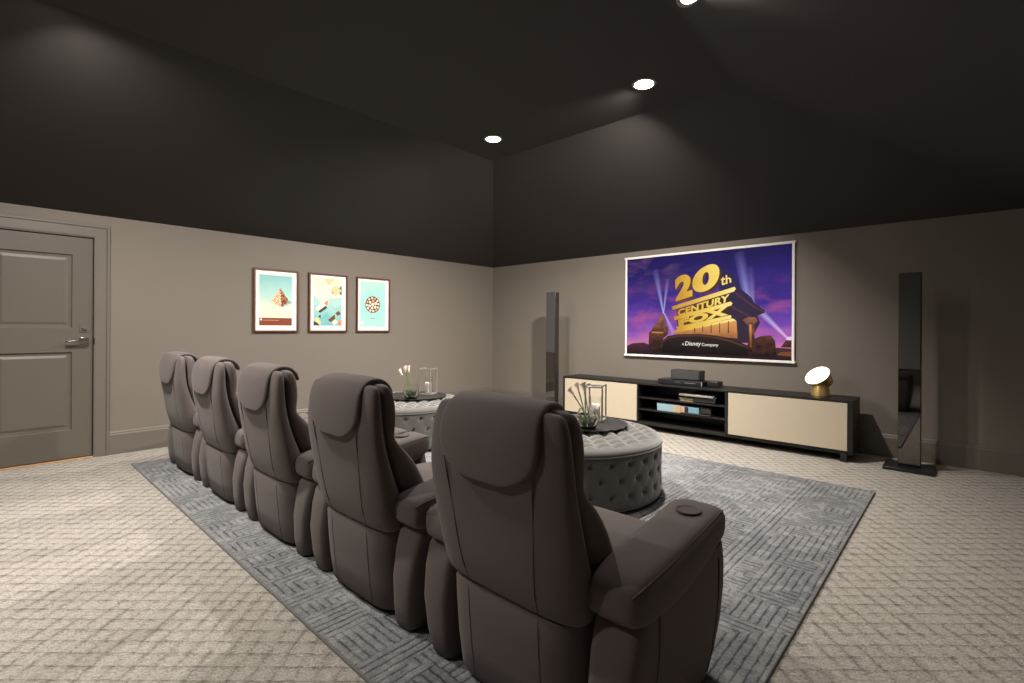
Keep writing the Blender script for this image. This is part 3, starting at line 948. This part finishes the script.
# ------------------------------------------------------------------ tower speakers
def make_speaker():
    t = thing('tower_speaker', '', 'speaker')
    bm = bmesh.new()
    box(bm, -0.175, 0.175, -0.17, 0.15, 0.0, 0.028)
    finish('base_plate', bm, M['black_plastic'], t, bevel=0.003)
    bm = bmesh.new()
    box(bm, -0.079, 0.079, -0.045, 0.045, 0.028, 1.732)
    finish('cabinet', bm, M['speaker_side'], t, bevel=0.003)
    bm = bmesh.new()
    box(bm, -0.074, 0.074, -0.053, -0.045, 0.885, 1.728)
    finish('grille', bm, M['grille'], t, bevel=0.002)
    bm = bmesh.new()
    box(bm, -0.077, 0.077, -0.051, -0.045, 0.034, 0.880)
    finish('gloss_panel', bm, M['gloss'], t, bevel=0.002)
    return t
sp = make_speaker()
tag(sp, 'slim dark tower speaker right of the media cabinet, near the brass lamp', 'speaker', 'tower speakers by the screen wall')
sp.location = (-0.375, 5.585, 0)
s2 = copy_tree(sp)
s2['label'] = 'slim dark tower speaker left of the screen, close to the room corner'
s2.location = (-4.305, 5.495, 0)

# ------------------------------------------------------------------ projector screen
SCX, SCZ, SCY = -2.40, 1.52, YF - 0.03
scr = thing('projector_screen', 'large wall screen in a thin white frame showing a purple searchlight movie scene', 'screen', (SCX, SCY, SCZ))
bm = bmesh.new()
box(bm, -1.018, 1.044, -0.012, 0.030, 0.634, 0.662)
box(bm, -1.008, -0.982, -0.008, 0.030, -0.632, 0.634)
box(bm, 1.008, 1.034, -0.008, 0.030, -0.632, 0.634)
box(bm, -1.018, 1.044, -0.014, 0.030, -0.660, -0.632)
finish('frame', bm, M['screen_frame'], scr, bevel=0.003)

def sky_material():
    g = NT('projected_sky')
    c = g.coord()
    x, y, z = g.xyz(c)
    n1 = g.noise(g.mapping(c, (1.4, 1, 3.2)), 1.5, 4.0, 0.6, 0.4)
    n2 = g.noise(g.mapping(c, (2.2, 1, 4.5), loc=(3, 0, 1)), 1.3, 4.0, 0.55)
    v = g.math('DIVIDE', g.math('ADD', z, 0.63), 1.26)
    v2 = g.math('ADD', v, g.math('MULTIPLY', g.math('SUBTRACT', n1, 0.5), 0.35))
    base = g.ramp(v2, [(0.02, srgb(214, 128, 140)), (0.14, srgb(190, 112, 178)), (0.30, srgb(118, 74, 176)), (0.55, srgb(66, 44, 136)), (0.80, srgb(40, 30, 104)), (1.0, srgb(30, 23, 80))])
    pink = g.math('MULTIPLY', g.math('SUBTRACT', n2, 0.46), 5.0, clamp=True)
    low = g.math('SUBTRACT', 1.0, g.math('MULTIPLY', g.math('ABSOLUTE', g.math('SUBTRACT', v, 0.38)), 2.6), clamp=True)
    col = g.mix(g.math('MULTIPLY', g.math('MULTIPLY', pink, low), 0.75), base, srgb(176, 88, 140))
    dk = g.math('MULTIPLY', g.math('SUBTRACT', n1, 0.48), 5.0, clamp=True)
    hi = g.math('MULTIPLY', g.math('SUBTRACT', v, 0.55), 3.0, clamp=True)
    lft = g.math('MULTIPLY', g.math('SUBTRACT', 0.2, x), 1.3, clamp=True)
    col = g.mix(g.math('MULTIPLY', g.math('MULTIPLY', dk, hi), lft), col, srgb(96, 66, 110))
    g.set(Base_Color=(0, 0, 0, 1), Emission_Color=col, Emission_Strength=1.0, Roughness=0.6)
    g.b.inputs['Specular IOR Level'].default_value = 0.1
    return g.m

def grad_emit(name, stops, axis='z', a=-0.6, b=0.6, noise=0.0, nscale=6.0):
    """a picture colour that runs along an axis of the screen"""
    g = NT(name)
    x, y, z = g.xyz(g.coord())
    v = g.math('DIVIDE', g.math('SUBTRACT', z if axis == 'z' else x, a), b - a)
    if noise:
        v = g.math('ADD', v, g.math('MULTIPLY', g.math('SUBTRACT', g.noise(g.coord(), nscale, 3.0), 0.5), noise))
    g.set(Base_Color=(0, 0, 0, 1), Emission_Color=g.ramp(v, stops), Emission_Strength=1.0, Roughness=0.6)
    g.b.inputs['Specular IOR Level'].default_value = 0.1
    return g.m

def beam_material():
    g = NT('projected_beam')
    at = g.n('ShaderNodeAttribute', attribute_name='fade')
    em = g.n('ShaderNodeEmission')
    x, y, z = g.xyz(g.coord())
    v = g.math('DIVIDE', g.math('ADD', z, 0.40), 1.0, clamp=True)
    g.put(em.inputs[0], g.ramp(v, [(0.0, srgb(232, 190, 226)), (0.3, srgb(196, 190, 246)), (1.0, srgb(140, 134, 222))]))
    tr = g.n('ShaderNodeBsdfTransparent')
    mx = g.n('ShaderNodeMixShader')
    g.put(mx.inputs[0], at.outputs['Fac'])
    g.t.links.new(tr.outputs[0], mx.inputs[1])
    g.t.links.new(em.outputs[0], mx.inputs[2])
    g.t.links.new(mx.outputs[0], g.out.inputs[0])
    return g.m

pm = [sky_material(), beam_material(),
      grad_emit('projected_gold', [(0.0, srgb(176, 120, 48)), (0.35, srgb(222, 172, 66)), (0.7, srgb(248, 214, 104)), (1.0, srgb(252, 232, 150))], 'x', -0.45, 0.45, 0.35, 5.0),
      grad_emit('projected_dark_gold', [(0.0, srgb(104, 74, 36)), (1.0, srgb(64, 42, 26))], 'x', -0.3, 0.4, 0.3),
      grad_emit('projected_stone_side', [(0.0, srgb(58, 42, 50)), (0.5, srgb(52, 42, 66)), (1.0, srgb(44, 38, 84))], 'z', -0.5, 0.4, 0.2),
      grad_emit('projected_copper', [(0.0, srgb(120, 72, 44)), (0.5, srgb(196, 132, 78)), (1.0, srgb(222, 160, 92))], 'z', -0.45, -0.18, 0.5, 7.0),
      grad_emit('projected_balustrade', [(0.0, srgb(18, 13, 15)), (0.8, srgb(46, 34, 34)), (1.0, srgb(74, 54, 48))], 'z', -0.62, -0.34, 0.15),
      emit('projected_white', srgb(238, 232, 214)),
      grad_emit('projected_bronze', [(0.0, srgb(34, 22, 24)), (0.5, srgb(88, 52, 42)), (1.0, srgb(150, 98, 76))], 'z', -0.6, -0.1, 0.9, 14.0),
      grad_emit('projected_ground', [(0.0, srgb(40, 26, 34)), (1.0, srgb(84, 50, 60))], 'z', -0.62, -0.45, 0.5, 8.0),
      emit('projected_brown', srgb(84, 48, 30)),
      grad_emit('projected_lamp_glow', [(0.0, srgb(236, 196, 226)), (1.0, srgb(220, 206, 250))], 'z', -0.5, 0.0)]
bm = bmesh.new()
def lay(pts, d, mi):
    """one flat shape of the projected picture, d tenths of a millimetre in front of the sheet"""
    f = bm.faces.new([bm.verts.new((x, -d * 0.0002, z)) for x, z in pts])
    f.material_index = mi
box(bm, -0.984, 1.010, 0.0, 0.012, -0.632, 0.634, 0)
# searchlights, brightest along their axis and fading with distance
fade = bm.verts.layers.float.new('fade')
def beam(a, b, w0, w1, d, k0=0.85, k1=0.12):
    a, b = Vector((a[0], 0, a[1])), Vector((b[0], 0, b[1]))
    n = Vector((-(b - a).z, 0, (b - a).x)).normalized()
    rows_ = []
    for i in range(9):
        t_ = i / 8
        c_, w_, k_ = a.lerp(b, t_), w0 + (w1 - w0) * t_, k0 + (k1 - k0) * t_
        r_ = []
        for e_, kk in ((-1, 0), (-0.45, 0.6), (0, 1), (0.45, 0.6), (1, 0)):
            v_ = bm.verts.new(c_ + n * w_ * e_ + Vector((0, -d * 0.0002, 0)))
            v_[fade] = k_ * kk
            r_.append(v_)
        rows_.append(r_)
    for p_, q_ in zip(rows_, rows_[1:]):
        for i in range(4):
            bm.faces.new((p_[i], p_[i + 1], q_[i + 1], q_[i])).material_index = 1
beam((-0.461, -0.10), (-0.575, 0.47), 0.012, 0.055, 2)
beam((-0.461, -0.10), (-0.405, 0.34), 0.010, 0.035, 2.5)
beam((-0.452, -0.09), (-0.32, -0.36), 0.010, 0.045, 3, 0.8, 0.35)
beam((0.600, -0.18), (0.460, 0.60), 0.040, 0.075, 2, 0.9, 0.10)
beam((0.625, -0.18), (0.585, 0.42), 0.022, 0.045, 3, 0.6, 0.05)
beam((0.978, -0.40), (0.660, -0.06), 0.016, 0.050, 2, 0.95, 0.5)
lay([(0.95, -0.40), (1.006, -0.42), (1.006, -0.37), (0.965, -0.375)], 3, 11)
# far ground and skyline
lay([(-0.984, -0.632), (1.010, -0.632), (1.010, -0.50), (0.86, -0.495), (0.6, -0.50), (-0.66, -0.50), (-0.74, -0.475), (-0.90, -0.49), (-0.984, -0.53)], 4, 9)
lay([(0.86, -0.575), (1.010, -0.587), (1.010, -0.535), (0.90, -0.54)], 5, 5)
lay([(0.90, -0.49), (1.010, -0.49), (1.010, -0.41), (0.95, -0.415)], 5, 8)
# dark stepped side of the monument
lay([(0.24, -0.45), (0.24, 0.395), (0.33, 0.40), (0.40, 0.33), (0.455, 0.26), (0.47, 0.18), (0.55, 0.11), (0.60, 0.06), (0.63, 0.0), (0.70, -0.05), (0.742, -0.09), (0.735, -0.11), (0.66, -0.14), (0.69, -0.22), (0.66, -0.28), (0.58, -0.45)], 6, 4)
lay([(0.42, 0.145), (0.62, -0.02), (0.735, -0.10), (0.735, -0.115), (0.62, -0.05), (0.424, 0.11)], 7, 9)
lay([(0.38, -0.01), (0.60, -0.15), (0.60, -0.17), (0.38, -0.05)], 7, 9)
# gold front: plinth, two bands and three ledges
lay([(-0.32, -0.356), (0.449, -0.40), (0.437, -0.20), (0.372, -0.165), (-0.275, -0.305), (-0.305, -0.33)], 8, 5)
lay([(-0.29, -0.05), (0.375, 0.135), (0.345, -0.005), (-0.276, -0.165)], 9, 3)
lay([(-0.29, -0.177), (0.36, -0.012), (0.35, -0.14), (-0.27, -0.28)], 9, 3)
lay([(-0.35, -0.012), (0.413, 0.198), (0.428, 0.172), (0.405, 0.142), (-0.335, -0.055)], 10, 2)
lay([(-0.323, -0.142), (0.369, 0.028), (0.392, 0.006), (0.375, -0.02), (-0.312, -0.186)], 10, 2)
lay([(-0.288, -0.269), (0.37, -0.129), (0.382, -0.15), (0.372, -0.168), (-0.275, -0.311)], 10, 2)
lay([(-0.305, -0.312), (0.40, -0.17), (0.43, -0.195), (-0.315, -0.345)], 9, 2)
for k in range(5):
    x0 = -0.06 + 0.1 * k
    lay([(x0, -0.34), (x0 + 0.012, -0.34), (x0 + 0.012, -0.28 + 0.02 * k), (x0, -0.28 + 0.02 * k)], 11, 8)
# balustrade, statues, lamps
lay([(-0.474, -0.60), (-0.472, -0.445), (-0.40, -0.385), (-0.25, -0.36), (0.0, -0.352), (0.20, -0.37), (0.40, -0.41), (0.56, -0.48), (0.62, -0.60)], 12, 6)
lay([(-0.47, -0.455), (-0.40, -0.40), (-0.25, -0.373), (0.0, -0.365), (0.20, -0.384), (0.40, -0.428), (0.55, -0.495), (0.55, -0.508), (0.38, -0.447), (0.19, -0.402), (0.0, -0.383), (-0.25, -0.391), (-0.40, -0.42), (-0.47, -0.475)], 13, 10)
lay([(-0.664, -0.52), (-0.655, -0.34), (-0.62, -0.31), (-0.585, -0.24), (-0.54, -0.20), (-0.515, -0.13), (-0.475, -0.11), (-0.445, -0.15), (-0.44, -0.21), (-0.40, -0.28), (-0.395, -0.36), (-0.46, -0.42), (-0.475, -0.60), (-0.64, -0.58)], 14, 8)
lay([(-0.62, -0.33), (-0.46, -0.335), (-0.46, -0.355), (-0.62, -0.35)], 15, 5)
lay([(0.50, -0.19), (0.56, -0.155), (0.645, -0.16), (0.665, -0.20), (0.63, -0.24), (0.635, -0.40), (0.70, -0.37), (0.80, -0.36), (0.845, -0.42), (0.86, -0.60), (0.56, -0.60), (0.55, -0.50), (0.575, -0.40), (0.565, -0.25)], 14, 8)
lay([(0.575, -0.24), (0.60, -0.24), (0.605, -0.50), (0.585, -0.50)], 15, 5)
# lettering
def text_mesh(body, dest, d, mi, offset=0.0, spacing=1.0):
    """letters laid on the sheet inside the quadrilateral dest (bl, br, tr, tl)"""
    cu = bpy.data.curves.new('letters', 'FONT')
    cu.body = body
    cu.offset = offset
    cu.space_character = spacing
    ob = bpy.data.objects.new('letters', cu)
    COL.objects.link(ob)
    bpy.context.view_layer.update()
    dg = bpy.context.evaluated_depsgraph_get()
    me = bpy.data.meshes.new_from_object(ob.evaluated_get(dg))
    bpy.data.objects.remove(ob)
    bpy.data.curves.remove(cu)
    xs = [v.co.x for v in me.vertices]
    ys = [v.co.y for v in me.vertices]
    x0, x1, y0, y1 = min(xs), max(xs), min(ys), max(ys)
    vs = []
    for v in me.vertices:
        u, w_ = (v.co.x - x0) / (x1 - x0), (v.co.y - y0) / (y1 - y0)
        bl, br, tr, tl = dest
        px = (bl[0] * (1 - u) + br[0] * u) * (1 - w_) + (tl[0] * (1 - u) + tr[0] * u) * w_
        pz = (bl[1] * (1 - u) + br[1] * u) * (1 - w_) + (tl[1] * (1 - u) + tr[1] * u) * w_
        vs.append(bm.verts.new((px, -d * 0.0002, pz)))
    for p in me.polygons:
        try:
            bm.faces.new([vs[i] for i in p.vertices]).material_index = mi
        except ValueError:
            pass
    bpy.data.meshes.remove(me)
def shift(q, dx, dz):
    return [(x + dx, z + dz) for x, z in q]
q2 = [(-0.295, 0.050), (-0.084, 0.110), (-0.092, 0.408), (-0.315, 0.352)]
q0 = [(-0.085, 0.115), (0.232, 0.210), (0.248, 0.530), (-0.085, 0.405)]
for k in range(5):
    text_mesh('2', shift(q2, 0.010 * (5 - k) * 0.6, -0.004 * (5 - k)), 11 + k * 0.1, 3, 0.055)
    text_mesh('0', shift(q0, 0.010 * (5 - k) * 0.6, -0.004 * (5 - k)), 11 + k * 0.1, 3, 0.05)
text_mesh('2', q2, 13, 2, 0.06)
text_mesh('0', q0, 13, 2, 0.055)
text_mesh('th', [(0.255, 0.215), (0.378, 0.250), (0.368, 0.335), (0.258, 0.345)], 13, 2, 0.02)
text_mesh('CENTURY', [(-0.265, -0.135), (0.350, 0.030), (0.360, 0.118), (-0.272, -0.055)], 13, 2, 0.04, 1.05)
text_mesh('FOX', [(-0.255, -0.266), (0.345, -0.128), (0.352, -0.018), (-0.265, -0.178)], 13, 2, 0.07, 1.08)
text_mesh('A', [(-0.212, -0.498), (-0.188, -0.498), (-0.188, -0.468), (-0.212, -0.468)], 15, 7, 0.01)
text_mesh('Disney', [(-0.178, -0.515), (0.022, -0.513), (0.028, -0.445), (-0.168, -0.448)], 15, 7, 0.012)
text_mesh('Company', [(0.034, -0.511), (0.232, -0.511), (0.232, -0.463), (0.034, -0.463)], 15, 7, 0.01)
finish('picture', bm, pm, scr, smooth=None)

# ------------------------------------------------------------------ framed prints
def make_print(yc, label, draw):
    t = thing('framed_print', label, 'framed print', (XL, yc, 1.53), group='framed prints on the left wall')
    fw, a, b = 0.020, 0.256, 0.368
    bm = bmesh.new()
    prof = [(0, 0.003), (0, 0.030), (0.004, 0.032), (0.016, 0.032), (0.020, 0.027), (0.020, 0.003)]
    corners = [(-a, -b, 1, 1), (a, -b, -1, 1), (a, b, -1, -1), (-a, b, 1, -1)]
    rings = [[Vector((d, y + sy * w_, z + sz * w_)) for w_, d in prof] for y, z, sy, sz in corners]
    rings.append(rings[0])
    loft(bm, rings, caps=False)
    bmesh.ops.remove_doubles(bm, verts=bm.verts[:], dist=1e-6)
    finish('frame', bm, M['frame_wood'], t, smooth=None)
    bm = bmesh.new()
    box(bm, 0.003, 0.016, -a + 0.018, a - 0.018, -b + 0.018, b - 0.018)
    finish('mat_board', bm, M['mat'], t, smooth=None)
    bm = bmesh.new()
    mats = draw(bm)
    finish('artwork', bm, mats, t, smooth=None)
    return t
def art(bm, pts, lvl, mi):
    f = bm.faces.new([bm.verts.new((0.0165 + lvl * 0.00025, y, z)) for y, z in pts])
    f.material_index = mi
def paper(name, stops, amt=0.25, sc=7.0):
    g = NT(name)
    c = g.coord()
    x, y, z = g.xyz(c)
    v = g.math('ADD', g.math('DIVIDE', g.math('ADD', z, 0.3), 0.6), g.math('MULTIPLY', g.math('SUBTRACT', g.noise(c, sc, 4.0, 0.6), 0.5), amt))
    g.set(Base_Color=g.ramp(v, stops), Roughness=0.7)
    g.b.inputs['Specular IOR Level'].default_value = 0.2
    return g.m
ink = lambda n, r, g, b: plain(n, srgb(r, g, b), 0.7, spec=0.2)
K = dict(teal=ink('ink_teal', 120, 190, 190), rust=ink('ink_rust', 138, 72, 52), tan=ink('ink_tan', 222, 170, 128), cream=ink('ink_cream', 250, 238, 214), brown=ink('ink_brown', 118, 72, 54),
         coral=ink('ink_coral', 236, 138, 100), slate=ink('ink_slate', 92, 118, 126), dark=ink('ink_dark', 74, 66, 68), sand=ink('ink_sand', 240, 206, 150), mist=ink('ink_mist', 176, 216, 210), blush=ink('ink_blush', 250, 234, 214), shadow=ink('ink_grey_teal', 140, 186, 178))
def rect(a0, a1, b0, b1):
    return [(a0, b0), (a1, b0), (a1, b1), (a0, b1)]

def draw_pyramid(bm):
    mats = [paper('print_sky', [(0.0, srgb(246, 240, 210)), (0.35, srgb(232, 238, 208)), (0.6, srgb(186, 224, 214)), (1.0, srgb(140, 202, 202))]), K['rust'], K['tan'], K['rust'], K['cream'], K['shadow']]
    art(bm, rect(-0.192, 0.180, -0.290, 0.296), 0, 0)
    art(bm, rect(-0.192, 0.180, -0.290, -0.202), 1, 1)
    art(bm, [(-0.172 + 0.012 * cos(a), -0.222 + 0.012 * sin(a)) for a in [2 * pi * i / 16 for i in range(16)]], 2, 4)
    art(bm, rect(-0.150, 0.03, -0.232, -0.226), 2, 2)
    art(bm, [(0.056, -0.076), (0.18, -0.02), (0.18, 0.0), (0.144, 0.004)], 1, 5)
    ap, l, f, r = (0.040, 0.153), (-0.068, -0.015), (0.056, -0.076), (0.146, 0.002)
    art(bm, [l, f, ap], 2, 2)
    art(bm, [f, r, ap], 2, 3)
    # mosaic of pale blocks on both faces
    rnd = random.Random(5)
    def face(A, B, T, n, mi, keep):
        for j in range(n):
            for i in range(n - j):
                if rnd.random() > keep:
                    continue
                def pt(u, v):
                    return (A[0] + (B[0] - A[0]) * u + (T[0] - A[0]) * v, A[1] + (B[1] - A[1]) * u + (T[1] - A[1]) * v)
                u, v, s_ = (i + 0.15) / n, (j + 0.12) / n, 0.62 / n
                art(bm, [pt(u, v), pt(u + s_, v), pt(u + s_ * 0.8, v + s_), pt(u, v + s_)], 3, mi)
    face(l, f, ap, 7, 4, 0.8)
    face(r, f, ap, 7, 2, 0.55)
    return mats
def draw_shapes(bm):
    mats = [paper('print_wash', [(0.0, srgb(120, 184, 184)), (0.45, srgb(166, 212, 204)), (0.62, srgb(226, 230, 206)), (0.85, srgb(248, 240, 212)), (1.0, srgb(246, 236, 190))], 0.35, 9.0),
            K['coral'], K['slate'], K['dark'], K['sand'], K['cream'], K['mist'], K['brown'], K['blush'], K['teal']]
    art(bm, rect(-0.195, 0.180, -0.288, 0.307), 0, 0)
    for pts, mi in [([(-0.195, 0.10), (-0.06, 0.22), (0.05, 0.10), (-0.07, -0.02)], 8), ([(-0.06, 0.307), (0.08, 0.307), (0.01, 0.22)], 4), ([(0.03, 0.17), (0.10, 0.235), (0.175, 0.165), (0.10, 0.09)], 4),
                    ([(0.10, 0.165), (0.18, 0.235), (0.18, 0.10)], 2), ([(0.035, 0.155), (0.085, 0.195), (0.105, 0.15), (0.055, 0.11)], 1), ([(-0.195, 0.10), (-0.195, -0.05), (-0.10, 0.02)], 6),
                    ([(-0.092, 0.021), (-0.01, 0.073), (-0.01, -0.042)], 1), ([(-0.17, -0.07), (-0.09, 0.0), (-0.03, -0.03), (-0.14, -0.11)], 5), ([(-0.146, -0.10), (-0.038, -0.028), (-0.016, -0.064), (-0.112, -0.130)], 3),
                    ([(-0.09, -0.07), (-0.038, -0.028), (-0.016, -0.064), (-0.068, -0.098)], 2), ([(-0.136, -0.172), (-0.102, -0.148), (-0.101, -0.199)], 3), ([(-0.192, -0.208), (-0.144, -0.186), (-0.101, -0.235), (-0.105, -0.284), (-0.15, -0.25)], 4),
                    ([(-0.192, -0.235), (-0.15, -0.25), (-0.110, -0.286), (-0.192, -0.286)], 3), ([(-0.01, -0.215), (0.085, -0.143), (0.092, -0.195), (0.034, -0.244)], 7), ([(0.092, -0.128), (0.140, -0.096), (0.170, -0.134), (0.125, -0.162)], 7),
                    ([(0.05, -0.245), (0.095, -0.21), (0.125, -0.24), (0.08, -0.285)], 5), ([(0.13, -0.238), (0.18, -0.205), (0.18, -0.286), (0.13, -0.286)], 1), ([(-0.03, 0.05), (0.09, -0.06), (0.18, 0.0), (0.18, 0.08), (0.09, 0.06)], 6),
                    ([(-0.10, -0.20), (-0.02, -0.12), (0.02, -0.17), (-0.06, -0.28)], 9)]:
        art(bm, pts, 1 + 0.2 * mi, mi)
    return mats
def draw_circle(bm):
    mats = [paper('print_aqua', [(0.0, srgb(176, 222, 212)), (0.5, srgb(158, 216, 212)), (1.0, srgb(186, 226, 214))], 0.9, 9.0), K['brown'], K['cream'], K['tan'], K['blush']]
    art(bm, rect(-0.200, 0.183, -0.300, 0.313), 0, 0)
    art(bm, [(-0.012 + 0.113 * cos(a), 0.003 + 0.113 * sin(a)) for a in [2 * pi * i / 48 for i in range(48)]], 1, 1)
    rnd = random.Random(11)
    for ring_r, n, s_ in [(0.0, 1, 0.026), (0.050, 6, 0.021), (0.089, 12, 0.017)]:
        for i in range(n):
            a = 2 * pi * i / n + ring_r * 7
            cx_, cz_ = -0.012 + ring_r * cos(a), 0.003 + ring_r * sin(a)
            art(bm, [(cx_ + s_ * (0.8 + 0.3 * rnd.random()) * cos(b + a), cz_ + s_ * (0.8 + 0.3 * rnd.random()) * sin(b + a)) for b in [2 * pi * k / 6 for k in range(6)]], 2, 2 if rnd.random() < 0.75 else 3)
    art(bm, rect(-0.045, 0.02, -0.189, -0.183), 1, 1)
    art(bm, [(-0.165 + 0.02 * cos(a), -0.25 + 0.026 * sin(a)) for a in [2 * pi * i / 12 for i in range(12)]], 1, 4)
    return mats
make_print(2.367, 'brown-framed print of a mosaic pyramid, nearest the door', draw_pyramid)
make_print(3.008, 'brown-framed print of coloured geometric shapes, middle of the three', draw_shapes)
make_print(3.653, 'brown-framed pale aqua print with one round motif, nearest the corner', draw_circle)

# ------------------------------------------------------------------ recessed lights
SL = math.atan2(HF - HW, XR - FX1)
def make_downlight(loc, label, power, tilt=0.0, aim=(0.0, 0.0), spread=140, first=[None]):
    if first[0] is None:
        t = thing('ceiling_light', '', 'ceiling light')
        bm = bmesh.new()
        lathe(bm, [(0.072, -0.004), (0.080, -0.007), (0.094, -0.005), (0.097, -0.0005), (0.085, 0.0), (0.070, 0.0)], 48)
        finish('trim_ring', bm, M['can_trim'], t, smooth=50)
        bm = bmesh.new()
        lathe(bm, [(0.004, -0.001), (0.076, -0.001), (0.076, -0.0045), (0.004, -0.0055)], 48)
        finish('diffuser', bm, M['can_glow'], t, smooth=40)
        first[0] = t
    else:
        t = copy_tree(first[0])
    t.location = loc
    t.rotation_euler = (0, tilt, 0)
    tag(t, label, 'ceiling light', 'recessed ceiling lights')
    L = bpy.data.lights.new('downlight_bulb', 'AREA')
    L.shape = 'DISK'
    L.size = 0.14
    L.energy = power
    L.color = (1.0, 0.94, 0.865)
    L.spread = radians(spread)
    lo_ = bpy.data.objects.new('downlight_bulb', L)
    COL.objects.link(lo_)
    nv = Vector((sin(-tilt), 0, -cos(tilt)))
    lo_.location = Vector(loc) + nv * 0.02
    lo_.rotation_euler = Vector((nv.x + aim[0], nv.y + aim[1], nv.z)).to_track_quat('-Z', 'Y').to_euler()
    return t
PW = 100
make_downlight((-3.652, 3.637, HF), 'glowing recessed ceiling light above the far corner, left of the two in view', PW * 0.95, aim=(-0.05, -0.16), spread=150)
make_downlight((-1.926, 3.634, HF), 'glowing recessed ceiling light nearer the camera, right of the two in view', PW * 1.6, aim=(-0.56, 0.24), spread=136)
make_downlight((-3.92, 0.30, HF), 'recessed ceiling light above the door side of the room', PW * 0.86, aim=(-0.1, 0.2), spread=150)
xs = -1.10
make_downlight((xs, 2.62, HW + (XR - xs) * math.tan(SL) - 0.001), 'recessed ceiling light on the right-hand ceiling slope', 14, -SL, spread=110)
make_downlight((-3.0, -0.75, HF), 'added unseen fill downlight above the carpet behind the recliners', 38)  # extra downlight outside the view, added to fill the near carpet

# ------------------------------------------------------------------ world, camera, view
w = bpy.data.worlds.new('World')
S.world = w
w.use_nodes = True
w.node_tree.nodes['Background'].inputs[0].default_value = (0.5, 0.5, 0.5, 1)
w.node_tree.nodes['Background'].inputs[1].default_value = 0.0

yaw, roll, f, cy = 0.7467, 0.0056, 492.58, 328.137
R_ = Vector((cos(yaw), sin(yaw), 0))
F_ = Vector((-sin(yaw), cos(yaw), 0))
Z_ = Vector((0, 0, 1))
right = R_ * cos(roll) + Z_ * sin(roll)
up = -R_ * sin(roll) + Z_ * cos(roll)
cam = bpy.data.cameras.new('Camera')
cam.sensor_width = 36.0
cam.lens = f / 1024 * 36.0
cam.shift_y = (cy - 341.5) / 1024
cam.clip_start = 0.05
co = bpy.data.objects.new('Camera', cam)
COL.objects.link(co)
m3 = Matrix((right, up, -F_)).transposed()
co.matrix_world = Matrix.Translation((0, 0, 1.2237)) @ m3.to_4x4()
S.camera = co

S.view_settings.view_transform = 'Standard'
S.view_settings.look = 'None'
S.view_settings.gamma = 1.0
S.view_settings.exposure = 0.0
S.view_settings.use_curve_mapping = False
